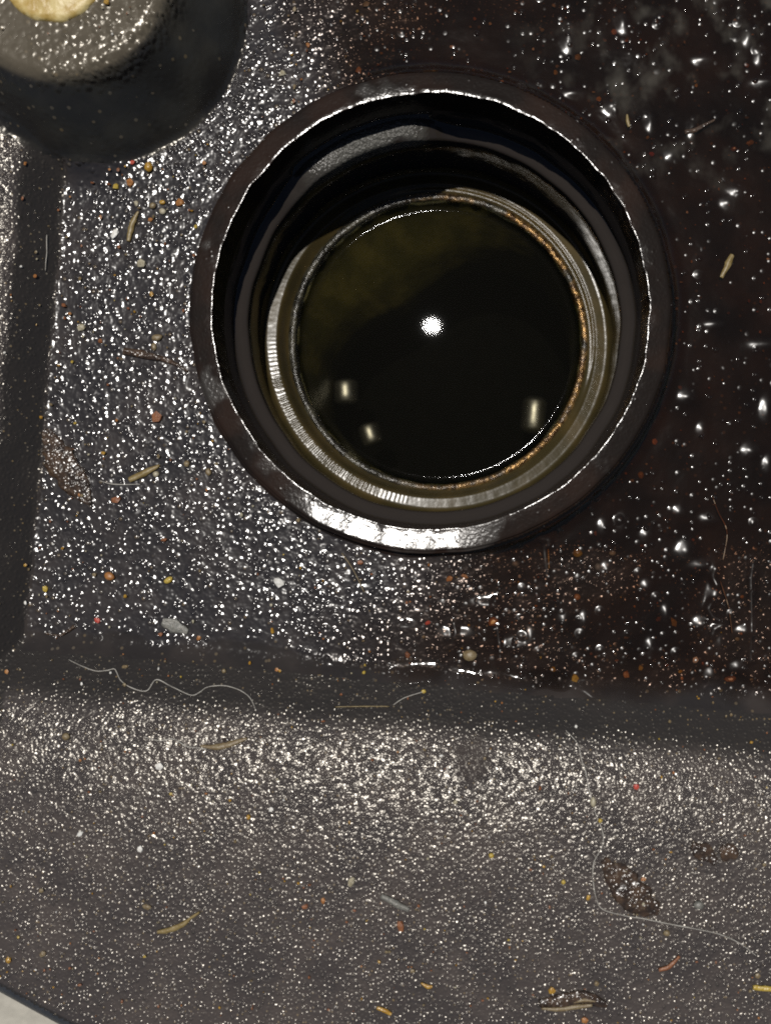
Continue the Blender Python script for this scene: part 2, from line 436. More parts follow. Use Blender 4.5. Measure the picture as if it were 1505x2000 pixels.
# ------------------------------------------------------------------ filler neck (turned profiles)
def lathe(name, prof, mat, parent, seg=360, cx=CX, cy=CY, mod=None):
    pr = np.array(prof, float)
    th = np.linspace(0, 2 * math.pi, seg, endpoint=False)
    R = pr[:, 0][:, None] + 0 * th; Zz = pr[:, 1][:, None] + 0 * th
    T = th[None, :] + 0 * R
    if mod: R, Zz = mod(R, Zz, T)
    co = np.stack([(cx + R * np.cos(T) - 752.5) * S, (1000 - (cy - R * np.sin(T))) * S, Zz * S], -1).reshape(-1, 3)
    n = len(pr); idx = np.arange(n * seg).reshape(n, seg); nx = np.roll(idx, -1, 1)
    q = np.stack([idx[:-1], idx[1:], nx[1:], nx[:-1]], -1).reshape(-1, 4)
    return np_mesh(name, co, q, mat, parent)

def arc(cr, cz, r, a0, a1, n=7):
    return [(cr + r * math.cos(math.radians(a0 + (a1 - a0) * i / (n - 1))), cz + r * math.sin(math.radians(a0 + (a1 - a0) * i / (n - 1)))) for i in range(n)]

def wob_c(R, Z, T):
    ang = np.degrees(T) % 360
    w = vnoise(np.cos(T) * 600, np.sin(T) * 600, 55, 21)
    win = sm(222, 246, ang) * (1 - sm(272, 290, ang))
    tilt = (0.125 * win - 0.05 * (1 - win)) * np.clip(R - 424, 0, 36) * (Z > 20)
    topw = sm(48, 80, ang) * (1 - sm(112, 150, ang))
    R = R + 4.5 * topw * ((R > 420.2) & (R < 423) & (Z > 30))
    fine = vnoise(np.cos(T) * 420, np.sin(T) * 420, 9, 23) + vnoise(np.cos(T) * 420, np.sin(T) * 420, 28, 24)
    return R + 1.6 * w * (Z > 10) + 0.9 * fine * (Z > 25) * (R < 432), Z + tilt + 0.6 * fine * (R < 428) * (Z > 25) + 0.8 * vnoise(np.cos(T) * 500, np.sin(T) * 500, 40, 22)
# profiles run from the inside out so that the faces look up and inwards
collar_prof = [(413, -30), (415, 0), (417, 26)] + arc(419, 34.5, 1.5, 180, 95, 5) + \
    [(420.6, 36), (422, 36), (430, 36), (436, 36), (444, 36), (452, 36)] + arc(456.5, 33.5, 2.5, 90, 10, 4) + [(459.5, 30), (461, 29), (463, 29), (464.5, 27), (465, 20), (466, 6), (470, 1), (478, -2.5), (486, -6)]
collar_prof = collar_prof[::-1]
neck = lathe('filler_neck', collar_prof, M['collar'], cover, 480, mod=wob_c)
neck['label'] = 'raised round collar of the filler hole, wet with oil'
wall_prof = [(415, -28), (414, -70), (413, -88), (411, -94), (406, -97), (398, -100), (390, -102.5), (386, -105), (384.5, -110), (385, -140), (386, -200), (387, -236), (387, -290)]
def wob_w(R, Z, T):
    ang = np.degrees(T) % 360
    win = sm(82, 96, ang) * (1 - sm(122, 150, ang))
    up = sm(-80, -92, Z) * (1 - sm(-112, -135, Z))
    R = R - 12 * win * sm(-94, -98, Z) * (1 - sm(-140, -200, Z))
    return R + 2.0 * vnoise(np.cos(T) * 400, np.sin(T) * 400, 60, 31), Z + 36 * win * up + 3 * vnoise(np.cos(T) * 400, np.sin(T) * 400, 50, 32) * (np.abs(Z + 100) < 20)
o = lathe('neck_wall', wall_prof, M['wall'], neck, 360, mod=wob_w)
def seat_tilt(R, Z, T, k):
    return Z + k * (-0.064 * R * np.cos(T) - 0.064 * R * np.sin(T))
def serr(R, Z, T):
    band = sm(352, 356, R) * (1 - sm(370, 373, R))
    ang = np.degrees(T) % 360
    win = sm(178, 198, ang) * (1 - sm(240, 264, ang))
    return R, seat_tilt(R, Z, T, 0.35 + 0.65 * sm(338, 352, R)) + band * (0.02 + win) * 0.42 * (1 + 0.8 * vnoise(T * 300, 0 * T, 5, 25)) * np.cos(T * 240 + 1.2 * vnoise(T * 300, 0 * T, 16, 26)) + 0.10 * vnoise(R * np.cos(T), R * np.sin(T), 14, 27)
seat_prof = [(392, -215), (387, -238), (383, -247), (380, -251.5), (378.5, -252.5), (372, -252.5), (368, -252.5), (364, -252.5), (360, -252.5), (356, -252.5), (353, -252.7)] + \
    [(351.5, -254.5), (348, -258.5), (345, -262), (341, -266.5), (338, -270), (335, -273.5)]
o = lathe('seal_seat', seat_prof, M['seat'], neck, 1920, mod=serr)
def wob_r(R, Z, T):
    return R + 0.8 * vnoise(np.cos(T) * 330, np.sin(T) * 330, 14, 41) + 1.4 * vnoise(np.cos(T) * 330, np.sin(T) * 330, 60, 43), seat_tilt(R, Z, T, 0.35) + 0.8 * vnoise(np.cos(T) * 330, np.sin(T) * 330, 15, 42)
rim_prof = [(336, -272), (332, -277)] + arc(329, -284, 6, 75, 180, 8) + [(322.5, -294), (321, -312)]
o = lathe('bore_rim', rim_prof, M['rim'], neck, 720, mod=wob_r)
o['label'] = 'rough brassy inner edge of the filler hole'
bore_prof = [(323, -290)] + [(321, z) for z in range(-310, -570, -15)] + [(330, -600), (420, -640)]
def bore_slope(R, Z, T):       # upper side shaped inwards going down, to catch sun for the olive gradient
    a = (np.degrees(T) - 122 + 540) % 360 - 180
    win = np.cos(np.radians(np.clip(a, -100, 100) * 0.9)) ** 2
    g = np.interp(-Z, [300, 330, 420, 500, 570, 600, 640], [0, 12, 105, 150, 165, 160, 0])
    return R - win * g + 3 * vnoise(np.cos(T) * 300, np.sin(T) * 300, 30, 81), Z
o = lathe('bore_wall', bore_prof, M['bore'], neck, 240, mod=bore_slope)
o = lathe('cavity', [(420, -640), (430, -700), (420, -780), (300, -805), (1, -810)], M['dark'], neck, 96)

# pale yellow bolt head set in the boss
bolt = lathe('bolt_head', [(100, 150), (98, 166), (94, 171), (86, 173), (60, 171), (52, 176), (1, 178)], M['yellow'], None, 120, BX - 4, BY + 8,
             mod=lambda R, Z, T: (R + 2.5 * vnoise(np.cos(T) * 90, np.sin(T) * 90, 22, 51), Z))
tag(bolt, 'pale yellow rough disc set into the raised boss at top left', 'bolt')

# ------------------------------------------------------------------ oil
def ridge(x, y, pts, wdt, hgt):
    dm = np.full(x.shape, 1e9)
    for (a, b), (c, d) in zip(pts[:-1], pts[1:]):
        vx, vy = c - a, d - b; L = vx * vx + vy * vy
        u = np.clip(((x - a) * vx + (y - b) * vy) / L, 0, 1)
        dm = np.minimum(dm, np.hypot(x - a - u * vx, y - b - u * vy))
    return hgt * np.exp(-(dm / wdt) ** 2)

def build_film():
    step = 4.0
    xs = np.arange(440, 1680, step); ys = np.arange(-160, 1420, step)
    X, Y = np.meshgrid(xs, ys)
    r = np.hypot(X - CX, Y - CY)
    m, n1, n2 = film_mask(X, Y)
    thick = 9.5 * sm(-25, 70, m) - 4.0 * (1 - sm(-40, 10, m))
    thick += 2.4 * n1 + 1.2 * n2
    # liquid climbs the collar
    men = np.clip(1 - (r - 466) / 34.0, 0, 1) ** 2.2
    thick += 20 * men * sm(20, 120, m)
    rdg = np.zeros_like(X)
    for pts, w_, h_ in (([(1466, 1095), (1462, 1130), (1463, 1200), (1462, 1290)], 5, 6), ([(1394, 1110), (1388, 1125), (1396, 1142)], 5, 6),
                        ([(1388, 1172), (1379, 1188), (1388, 1204), (1405, 1212)], 5, 6), ([(1412, 1220), (1392, 1226), (1386, 1240)], 5, 6),
                        ([(1054, 1053), (1072, 1055), (1070, 1066)], 4, 5), ([(968, 1170), (962, 1182), (972, 1190)], 4, 5),
                        ([(970, 1225), (974, 1255), (976, 1290)], 4, 5), ([(886, 1215), (890, 1235), (880, 1262)], 4, 5),
                        ([(1060, 1060), (1068, 1130)], 3, 3)):
        rd = ridge(X, Y, pts, w_ * 1.3, h_); thick += rd; rdg = np.maximum(rdg, np.clip(rd / h_ * 1.5, 0, 1))
    for mx_, my_, mr_ in ((1110, 75, 17), (1215, 45, 14), (1120, 182, 15), (1195, 207, 14), (1270, 240, 12), (1372, 116, 14), (1460, 70, 16), (1482, 108, 14), (1352, 250, 13),
                          (1312, 303, 12), (1495, 160, 16), (1440, 372, 15), (1420, 395, 13), (1340, 1075, 17), (1372, 1105, 19), (1396, 1160, 17), (1368, 1220, 14), (1404, 1257, 15),
                          (1458, 1233, 15), (1138, 1345, 14), (945, 1182, 15), (1008, 1262, 17), (1036, 1246, 13), (905, 1241, 13), (868, 1242, 14), (793, 1225, 13), (1100, 1213, 13), (1140, 1213, 13),
                          (1185, 1118, 15), (1262, 1146, 12), (1262, 1046, 11), (1215, 1020, 12), (1178, 1029, 12), (1495, 672, 20), (1497, 803, 18), (1466, 880, 15), (1342, 776, 14), (1500, 905, 14),
                          (1383, 1015, 13), (1395, 633, 11), (1370, 838, 11), (1390, 1320, 15), (1440, 1305, 14), (1300, 1200, 12), (1270, 1265, 13), (1325, 1000, 10), (1060, 380, 10)):
        mx_, my_, _z = NX + (mx_ - NX) * 0.995, NY + (my_ - NY) * 0.995, 0
        el = 1 + 0.35 * math.sin(mx_ * 1.7)
        dd = np.hypot((X - mx_) * el, (Y - my_) / el) / (mr_ * 0.95)
        bmp = np.exp(-dd * dd); thick += 0.28 * mr_ * bmp; rdg = np.maximum(rdg, np.clip(bmp * 2.2, 0, 1))
    Z = cover_h(X, Y) * 0.985 + thick
    Z = np.where(m < -30, -12, Z)
    ny, nx = X.shape; idx = np.arange(ny * nx).reshape(ny, nx)
    q = np.stack([idx[:-1, :-1], idx[1:, :-1], idx[1:, 1:], idx[:-1, 1:]], -1)
    f = lambda a: (a[:-1, :-1] + a[1:, 1:]) / 2
    keep = (f(r) > 462) & (f(m) > -30)
    co = np.stack([(X - 752.5) * S, (1000 - Y) * S, Z * S], -1).reshape(-1, 3)
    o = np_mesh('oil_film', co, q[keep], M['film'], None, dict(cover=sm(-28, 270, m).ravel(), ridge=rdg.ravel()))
    tag(o, 'reddish brown oil film pooled over the right side of the recessed panel', 'oil')
build_film()

def oil_drop(ax, ay, rx, ry, lab, seed):
    n = 14; m = 40; co = []; cv = []
    x0, y0 = ax, ay
    for i in range(n + 1):
        for j in range(m):
            a = 2 * math.pi * j / m; k = i / n * (1 + 0.28 * float(vnoise(math.cos(a) * 30, math.sin(a) * 30, 22, seed)))
            x = x0 + rx * k * math.cos(a); y = y0 + ry * k * math.sin(a)
            z = float(cover_h(x, y)) + 2.2 * (1 - (i / n) ** 2) - 0.6
            co.append(tuple(W(x, y, z))); cv.append(0.75 * (1 - (i / n) ** 2))
    idx = np.arange((n + 1) * m).reshape(n + 1, m); nx_ = np.roll(idx, -1, 1)
    q = np.stack([idx[:-1], nx_[:-1], nx_[1:], idx[1:]], -1).reshape(-1, 4)
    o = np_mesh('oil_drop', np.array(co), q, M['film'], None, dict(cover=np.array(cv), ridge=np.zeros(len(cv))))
    tag(o, lab, 'oil drop')

def oil_disc():
    prof = [(321.5, -297), (318, -300.5), (313, -302), (300, -302.4), (200, -302.5), (60, -302.5), (1, -302.5)]
    o = lathe('engine_oil', prof, M['oil'], None, 160)
    tag(o, 'dark oil filling the round filler hole and mirroring the sun', 'oil')
oil_disc()

def rod(name, x, y, z, dx, dy, r, lab):
    n = Vector((dx, -dy, 0)); L = n.length; n /= L
    side = Vector((-n.y, n.x, 0)); vs = []; fs = []
    prof = [(-.5, .02), (-.48, .5), (-.42, .85), (-.34, 1), (-.1, 1), (.1, 1), (.34, 1), (.42, .85), (.48, .5), (.5, .02)]
    for (u, k) in prof:
        for j in range(20):
            a = 2 * math.pi * j / 20
            vs.append(W(x, y, z) + (n * (u * L) + side * (math.cos(a) * r * k) + Vector((0, 0, math.sin(a) * r * k))) * S)
    for i in range(len(prof) - 1):
        for j in range(20):
            fs.append((i * 20 + j, i * 20 + (j + 1) % 20, (i + 1) * 20 + (j + 1) % 20, (i + 1) * 20 + j))
    o = mesh_obj(name, vs, fs, M['steel']); tag(o, lab, 'added glint rod')
def deep(ax, ay, z):
    k = H / (H - z); return NX + (ax - NX) / k, NY + (ay - NY) / k
for ax, ay, dx, dy, r, lab in ((672, 762, 4, 66, 30, 'added steel rod for a blurred glint deep in the oil, left of centre'),
                               (1043, 808, -10, 96, 30, 'longest added steel rod for a blurred glint deep in the oil, at right'),
                               (720, 846, 18, 56, 26, 'short tilted steel rod added for a bright glint deep in the oil, at lower left')):
    x, y = deep(ax, ay, -520); rod('glint_rod', x, y, -556, dx, dy, r, lab)  # rods added inside the bore to make the blurred glints

# ------------------------------------------------------------------ ground far below the lower-left corner
gz = -850
def build_ground():
    xs = np.linspace(-9000, 11000, 60); ys = np.linspace(-9000, 12000, 60)
    X, Y = np.meshgrid(xs, ys); Z = gz + 4 * vnoise(X, Y, 700, 71)
    idx = np.arange(3600).reshape(60, 60)
    q = np.stack([idx[:-1, :-1], idx[1:, :-1], idx[1:, 1:], idx[:-1, 1:]], -1).reshape(-1, 4)
    co = np.stack([(X - 752.5) * S, (1000 - Y) * S, Z * S], -1).reshape(-1, 3)
    tag(np_mesh('ground', co, q, M['ground']), kind='structure')
build_ground()

# ------------------------------------------------------------------ debris lying on the cover
def on_cover(ax, ay, lift=0.0):
    """point of the cover under the picture point, found by walking down the sight line"""
    z = 0.0
    for _ in range(12):
        k = H / (H - z); x = NX + (ax - NX) / k; y = NY + (ay - NY) / k
        z = float(cover_h(x, y)) * 0.6 + z * 0.4
    return x, y, z + lift

def slope_at(x, y):
    e = 6.0
    return (float(cover_h(x + e, y)) - float(cover_h(x - e, y))) / (2 * e), (float(cover_h(x, y + e)) - float(cover_h(x, y - e))) / (2 * e)

def grain(name, ax, ay, w, h, rot, mat, lab, cat, angular=True, lift=0.0):
    """one grit grain or bead: a lumpy, slightly flattened stone"""
    x, y, z = on_cover(ax, ay)
    bm = bmesh.new(); bmesh.ops.create_icosphere(bm, subdivisions=1 if angular else 2, radius=1.0)
    sd = rng.uniform(0, 99)
    tz = 0.36 * min(w, h) if not angular else 0.32 * min(w, h)
    cr, sr = math.cos(math.radians(rot)), math.sin(math.radians(rot))
    for v in bm.verts:
        d = 1 + (0.42 if angular else 0.22) * mnoise.noise(v.co * 1.3 + Vector((sd, sd * .7, 0)))
        px, py, pz = v.co.x * d * w / 2, v.co.y * d * h / 2, v.co.z * d * tz
        v.co = Vector((px * cr - py * sr, px * sr + py * cr, pz)) * S
    me = bpy.data.meshes.new(name); bm.to_mesh(me); bm.free()
    if not angular: me.shade_smooth()
    o = bpy.data.objects.new(name, me); col.objects.link(o); me.materials.append(M[mat])
    o.location = W(x, y, z + tz * 0.72 + lift)
    tag(o, lab, cat); return o

def spline(pts, n=8):
    out = []
    P = [pts[0]] + list(pts) + [pts[-1]]
    for i in range(1, len(P) - 2):
        for k in range(n):
            t = k / n
            c = []
            for a in range(2):
                p0, p1, p2, p3 = P[i - 1][a], P[i][a], P[i + 1][a], P[i + 2][a]
                c.append(0.5 * (2 * p1 + (p2 - p0) * t + (2 * p0 - 5 * p1 + 4 * p2 - p3) * t * t + (3 * p1 - p0 - 3 * p2 + p3) * t ** 3))
            out.append(tuple(c))
    out.append(pts[-1]); return out

def fibre(name, pts, r, mat, lab, cat, lift=2.0, taper=True):
    cs = [on_cover(a, b) for a, b in spline(pts)]
    pts3 = [Vector(((x - 752.5), (1000 - y), z + lift + 1.8 * mnoise.noise(Vector((i * .22, 7.1, pts[0][0]))))) for i, (x, y, z) in enumerate(cs)]
    base = pts3[0].copy(); vs = []; fs = []; m = 6
    for i, p in enumerate(pts3):
        d = (pts3[min(i + 1, len(pts3) - 1)] - pts3[max(i - 1, 0)]).normalized()
        s = d.cross(Vector((0, 0, 1))).normalized(); u = s.cross(d)
        rr = r * (0.8 + 0.35 * mnoise.noise(Vector((i * .37, r * 9, 2.0)))) * (0.35 + 0.65 * math.sin(math.pi * (0.08 + 0.84 * i / (len(pts3) - 1))) ** 0.5) if taper else r
        for j in range(m):
            a = 2 * math.pi * j / m
            vs.append((p - base + s * math.cos(a) * rr + u * math.sin(a) * rr) * S)
    for i in range(len(pts3) - 1):
        for j in range(m):
            fs.append((i * m + j, i * m + (j + 1) % m, (i + 1) * m + (j + 1) % m, (i + 1) * m + j))
    fs.append(tuple(range(m))); fs.append(tuple((len(pts3) - 1) * m + j for j in range(m)))
    o = mesh_obj(name, vs, fs, M[mat]); o.location = base * S
    tag(o, lab, cat); return o

def blade(name, pts, widths, mat, lab, cat, thick=3.0, arch=0.25, lift=1.0, lump=0.3):
    """leaf, husk or straw: a curved strip along pts with a width at each point, real thickness and an arched section"""
    n = 6; sp = spline(pts, n); N = len(sp)
    wv = np.interp(np.linspace(0, len(pts) - 1, N), range(len(pts)), widths)
    C = [on_cover(a, b) for a, b in sp]
    P3 = [Vector((x - 752.5, 1000 - y, z)) for x, y, z in C]
    base = P3[0].copy(); K = 7; vs = []; fs = []; sd = rng.uniform(0, 50)
    for side in (1, -1):
        for i, p in enumerate(P3):
            d = P3[min(i + 1, N - 1)] - P3[max(i - 1, 0)]; d.z = 0; d.normalize()
            s = Vector((-d.y, d.x, 0))
            for j in range(K):
                u = (j / (K - 1) - 0.5) * 2
                w_ = wv[i] / 2 * (1 + lump * mnoise.noise(Vector((i * .45, j * .5 + 5 * (u > 0), sd))))
                q = p + s * (u * w_)
                zc = float(cover_h(q.x + 752.5, 1000 - q.y))
                up = lift + thick + arch * wv[i] * (1 - u * u) + 0.10 * wv[i] * mnoise.noise(Vector((i * .4, j * .45, sd + 9)))
                q.z = zc + max(up, thick * .6) - (thick if side < 0 else 0)
                vs.append((q - base) * S)
    off = N * K
    for i in range(N - 1):
        for j in range(K - 1):
            a = i * K + j
            fs.append((a, a + K, a + K + 1, a + 1)); fs.append((off + a, off + a + 1, off + a + K + 1, off + a + K))
        for j in (0, K - 1):
            a = i * K + j
            f = (a, a + K, off + a + K, off + a); fs.append(f if j else f[::-1])
    for i in (0, N - 1):
        for j in range(K - 1):
            a = i * K + j; f = (a, a + 1, off + a + 1, off + a); fs.append(f if i else f[::-1])
    o = mesh_obj(name, vs, fs, M[mat]); o.location = base * S
    tag(o, lab, cat); return o

GR = [  # x, y, width, height, turn, colour, label, round?
 (228, 365, 12, 13, 0, 'gold', 'small yellow grain between the boss and the thin yellow sliver', 0),
 (260, 318, 11, 10, 20, 'red', 'small red grain just below the foot of the boss', 0),
 (292, 328, 17, 20, 0, 'amber', 'round amber bead below the foot of the boss', 1),
 (352, 397, 19, 16, 30, 'orange', 'rough orange brown grain nearest the collar at its upper left', 0),
 (300, 403, 13, 13, 0, 'tan', 'tan round grain, left one of a trio above the yellow sliver', 1),
 (319, 414, 14, 12, 0, 'cream', 'cream round grain, lowest of a trio above the yellow sliver', 1),
 (318, 396, 12, 10, 0, 'amber', 'amber round grain, topmost of a trio above the yellow sliver', 1),
 (256, 358, 14, 16, 10, 'orange', 'orange grain between the amber bead and the trio of round grains', 0),
 (267, 398, 9, 13, 10, 'cream', 'small cream grain just above the tip of the yellow sliver', 0),
 (295, 430, 10, 9, 0, 'orange', 'small orange grain right of the yellow sliver', 0),
 (277, 516, 20, 18, 25, 'cream', 'angular cream pebble below the yellow sliver', 0),
 (225, 458, 13, 24, -25, 'white', 'white angular chip left of the yellow sliver', 0),
 (383, 443, 8, 9, 0, 'gold', 'tiny bright yellow grain touching the collar at its left', 0),
 (160, 640, 21, 15, 35, 'cream', 'pale cream chip near the left border of the panel', 0),
 (197, 666, 10, 11, 0, 'rust', 'small rust red grain right of the pale cream chip', 0),
 (308, 660, 22, 14, 10, 'tan', 'tan nodule just above the brown twig by the collar', 1),
 (302, 678, 11, 16, 0, 'tan', 'small tan crumb between the tan nodule and the brown twig', 1),
 (308, 815, 20, 24, 15, 'rust', 'angular rust red chip on the panel left of the collar', 0),
 (306, 926, 12, 12, 0, 'cream', 'cream grain beside the straw splinter left of the collar', 1),
 (366, 906, 12, 13, 0, 'tan', 'upper of two tan grains close to the lower left of the collar', 1),
 (408, 922, 12, 15, 0, 'tan', 'lower of two tan grains close to the lower left of the collar', 1),
 (228, 976, 20, 15, 10, 'rust', 'rust brown lump below the straw splinter on the panel', 0),
 (216, 1125, 22, 17, -25, 'orange', 'oval orange brown stone low on the left of the panel', 1),
 (330, 1133, 19, 12, 30, 'gold', 'bright yellow oval grain low on the left of the panel', 1),
 (91, 1150, 12, 14, 0, 'gold', 'yellow grain near the lower left corner of the panel', 0),
 (192, 1211, 13, 12, 0, 'red', 'small red chip near the lower left corner of the panel', 0),
 (389, 1246, 11, 9, 40, 'orange', 'orange grain right of the dark grey flake', 0),
 (545, 1137, 25, 20, -20, 'white', 'white chip with a sharp corner below the collar', 0),
 (532, 1231, 8, 16, 5, 'amber', 'thin amber grain standing low on the panel below the white chip', 0),
 (962, 1213, 22, 20, 15, 'orange', 'orange stone in the oil above the beige pebble', 0),
 (917, 1279, 30, 25, 10, 'tan', 'largest beige pebble at the foot of the lower wall', 1),
 (796, 1279, 12, 14, 0, 'rust', 'rust grain left of the largest beige pebble', 0),
 (835, 1216, 13, 9, 30, 'red', 'thin red chip in the glitter below the collar', 0),
 (877, 1130, 16, 12, 20, 'orange', 'left of two orange flecks in the oil just below the collar', 0),
 (907, 1125, 16, 9, -25, 'orange', 'right of two orange flecks in the oil just below the collar', 0),
 (827, 1350, 9, 8, 0, 'gold', 'tiny yellow grain at the end of a short fibre on the dark lower wall', 1),
 (1127, 1080, 19, 18, 0, 'amber', 'round amber disc in the oil below the collar at right', 1),
 (1195, 1080, 14, 11, 0, 'cream', 'pale bead in the oil right of the round amber disc', 1),
 (1166, 1107, 13, 15, 0, 'grey', 'grey bead in the oil below the pale bead', 1),
 (1006, 1101, 15, 13, 0, 'grey', 'dull grey bead in the oil under the right end of the collar glare', 1),
 (1126, 1166, 14, 13, 0, 'orange', 'round orange grain in the oil below the round amber disc', 1),
 (1314, 1215, 13, 19, 15, 'gold', 'bright yellow angular chip in the oil at lower right', 0),
 (1283, 1210, 8, 8, 0, 'orange', 'tiny orange grain left of the bright yellow angular chip', 1),
 (1079, 1307, 12, 12, 0, 'amber', 'amber grain at the lower edge of the oil, leftmost of its row', 0),
 (1122, 1324, 17, 17, 0, 'amber', 'larger amber grain at the lower edge of the oil', 0),
 (1221, 1317, 14, 14, 30, 'orange', 'orange angular grain at the lower edge of the oil', 0),
 (1250, 1304, 10, 12, 0, 'gold', 'small yellow grain at the lower edge of the oil', 0),
 (1327, 1311, 9, 9, 0, 'amber', 'small amber grain at the lower edge of the oil, rightmost of its row', 0),
 (1424, 1325, 26, 16, 10, 'rust', 'rust brown lump under glints at the lower right edge of the oil', 0),
 (1277, 863, 11, 15, 0, 'orange', 'glowing orange crystal in the oil right of the collar', 0),
 (1250, 928, 12, 15, 0, 'amber', 'dull amber grain in the oil below the glowing orange crystal', 1),
 (1327, 757, 10, 9, 0, 'rust', 'rust grain in the oil right of the collar', 0),
 (1198, 64, 13, 14, 40, 'orange', 'orange chip in the oil above the collar at upper right', 0),
 (1127, 114, 14, 14, 0, 'gold', 'bright yellow grain in the oil above the collar', 0),
 (1084, 143, 9, 13, 0, 'gold', 'small yellow grain touching the top of the collar', 0),
 (1168, 195, 11, 11, 0, 'amber', 'amber grain at the upper right foot of the collar', 0),
 (1271, 302, 12, 11, 0, 'red', 'bright red grain in the dark oil at upper right', 0),
 (1463, 280, 20, 11, 10, 'amber', 'flat amber grain at the right edge of the upper oil', 0),
 (1456, 129, 10, 11, 0, 'orange', 'orange grain in the glittering upper right corner', 0),
 (1358, 168, 8, 8, 0, 'gold', 'tiny yellow grain in the upper right oil', 0),
 (1431, 292, 14, 13, 0, 'rust', 'dull rust grain beside the flat amber grain', 0),
 (701, 139, 14, 17, 10, 'orange', 'orange flat chip just above the collar at its top left', 0),
 (552, 145, 15, 12, 30, 'cream', 'cream chip between the boss and the collar', 0),
 (602, 89, 9, 11, 0, 'orange', 'small orange grain near the top edge above the cream chip', 0),
 (715, 10, 16, 12, 20, 'tan', 'tan grain at the very top edge of the picture', 0),
 (1241, 1536, 12, 12, 0, 'red', 'bright red grain on the lower slope at right', 0),
 (1157, 1566, 11, 20, 0, 'cream', 'pale seed lying on the long pale hair', 1),
 (1171, 1602, 8, 8, 0, 'gold', 'tiny yellow grain beside the long pale hair', 1),
 (1099, 1722, 8, 9, 0, 'gold', 'tiny yellow grain left of the long pale hair', 1),
 (1148, 1752, 9, 13, -15, 'amber', 'orange yellow grain left of the bend of the long pale hair', 0),
 (1255, 1716, 11, 9, 0, 'orange', 'small orange grain beside the large brown leaf flake', 0),
 (1362, 1766, 20, 17, 0, 'grey', 'round grey pebble on the lower slope at right', 1),
 (1300, 1821, 13, 12, 0, 'tan', 'tan grain just below the long pale hair', 1),
 (1077, 1933, 13, 15, 0, 'amber', 'amber grain above the brown split husk near the bottom', 0),
 (1164, 1920, 11, 10, 0, 'tan', 'tan grain above the right end of the brown split husk', 0),
 (1141, 1990, 13, 13, 0, 'orange', 'orange chip at the bottom edge below the brown split husk', 0),
 (1477, 1904, 11, 11, 0, 'tan', 'tan grain just above the yellow straw at right', 0),
 (686, 1721, 14, 22, -15, 'cream', 'pale cream chip in the middle of the lower slope', 0),
 (782, 1808, 14, 24, 20, 'rust', 'rust brown flake in the middle of the lower slope', 0),
 (631, 1758, 9, 13, 0, 'orange', 'small orange grain on the lower slope left of centre', 0),
 (596, 1770, 13, 10, 20, 'rust', 'dull rust grain on the lower slope left of centre', 0),
 (959, 1670, 10, 10, 0, 'gold', 'small yellow grain on the lower slope right of centre', 1),
 (530, 1580, 9, 11, 0, 'white', 'tiny white grain on the lower slope under the bright band', 0),
 (288, 1770, 19, 11, 0, 'tan', 'tan lump above the yellow curled peel', 0),
 (18, 1874, 12, 14, 0, 'amber', 'yellow brown grain at the left edge near the corner', 0),
 (85, 1862, 16, 10, 40, 'tan', 'tan crumb above the lower left corner', 0),
 (275, 1657, 11, 14, 0, 'white', 'white grain on the lower slope at left, below the other two', 0),
 (157, 1628, 9, 13, -20, 'white', 'leftmost white grain on the lower slope', 0),
 (313, 1496, 16, 15, 0, 'white', 'brightest white crumb on the upper part of the slope', 0),
 (131, 1438, 15, 14, 0, 'tan', 'round tan pebble at left on the slope', 1),
 (442, 1446, 15, 13, 0, 'leaf', 'brown crumb touching the tan husk', 0),
 (486, 1595, 9, 10, 0, 'amber', 'small amber grain on the slope below the tan husk', 1),
 (438, 1310, 9, 9, 0, 'tan', 'small tan grain on the dark wall above the curly thread', 1),
 (245, 1302, 14, 8, 10, 'tan', 'flat tan crumb above the dip of the curly thread', 0),
 (15, 1311, 9, 9, 0, 'orange', 'small orange grain at the left edge beside the dark wall', 0),
]
for (x, y, w, h, r, m, lab, rd) in GR:
    nm = 'pebble' if ('pebble' in lab or 'stone' in lab) else 'seed' if 'seed' in lab else 'chip' if ('chip' in lab or 'flake' in lab or 'fleck' in lab) else 'bead' if ('bead' in lab or 'disc' in lab) else 'grit_grain'
    ct = {'pebble': 'pebble', 'seed': 'seed', 'chip': 'chip', 'bead': 'bead', 'grit_grain': 'grit'}[nm]
    grain(nm, x, y, w, h, r, m, lab, ct, not rd)

fibre('thread', [(136, 1288), (160, 1300), (188, 1310), (210, 1309), (226, 1307), (235, 1326), (256, 1342), (287, 1349), (306, 1327), (335, 1340), (373, 1357), (390, 1352), (408, 1341), (446, 1340), (484, 1357), (501, 1388)], 1.15, 'palehair', 'curly pale thread lying across the dark lower wall at left', 'thread')
fibre('hair', [(283, 1438), (311, 1446), (340, 1443), (366, 1457), (402, 1462)], 1.2, 'palehair', 'short wavy pale hair running into the tan husk', 'hair')
fibre('hair', [(1104, 1426), (1127, 1453), (1135, 1485), (1141, 1500), (1152, 1554), (1163, 1591), (1175, 1622), (1176, 1649), (1159, 1683), (1157, 1717), (1163, 1753), (1176, 1775), (1217, 1787), (1264, 1795), (1312, 1805), (1366, 1815), (1407, 1825), (1444, 1842), (1475, 1866)], 1.15, 'palehair', 'long pale hair bending down the lower slope at right', 'hair')
fibre('hair', [(1388, 970), (1399, 1000), (1413, 1027), (1416, 1050), (1408, 1094)], 1.5, 'brownhair', 'brown hair in the oil at right, upper of two', 'hair', 9)
fibre('hair', [(1403, 1134), (1419, 1185), (1426, 1235)], 1.4, 'brownhair', 'brown hair in the oil at right, lower of two', 'hair', 9)
fibre('hair', [(668, 1080), (690, 1112), (712, 1156)], 1.6, 'tan', 'straight tan hair on the panel just below the collar', 'hair', 6)
fibre('hair', [(196, 939), (225, 946), (276, 946)], 1.3, 'palehair', 'short pale hair under the straw splinter', 'hair', 4)
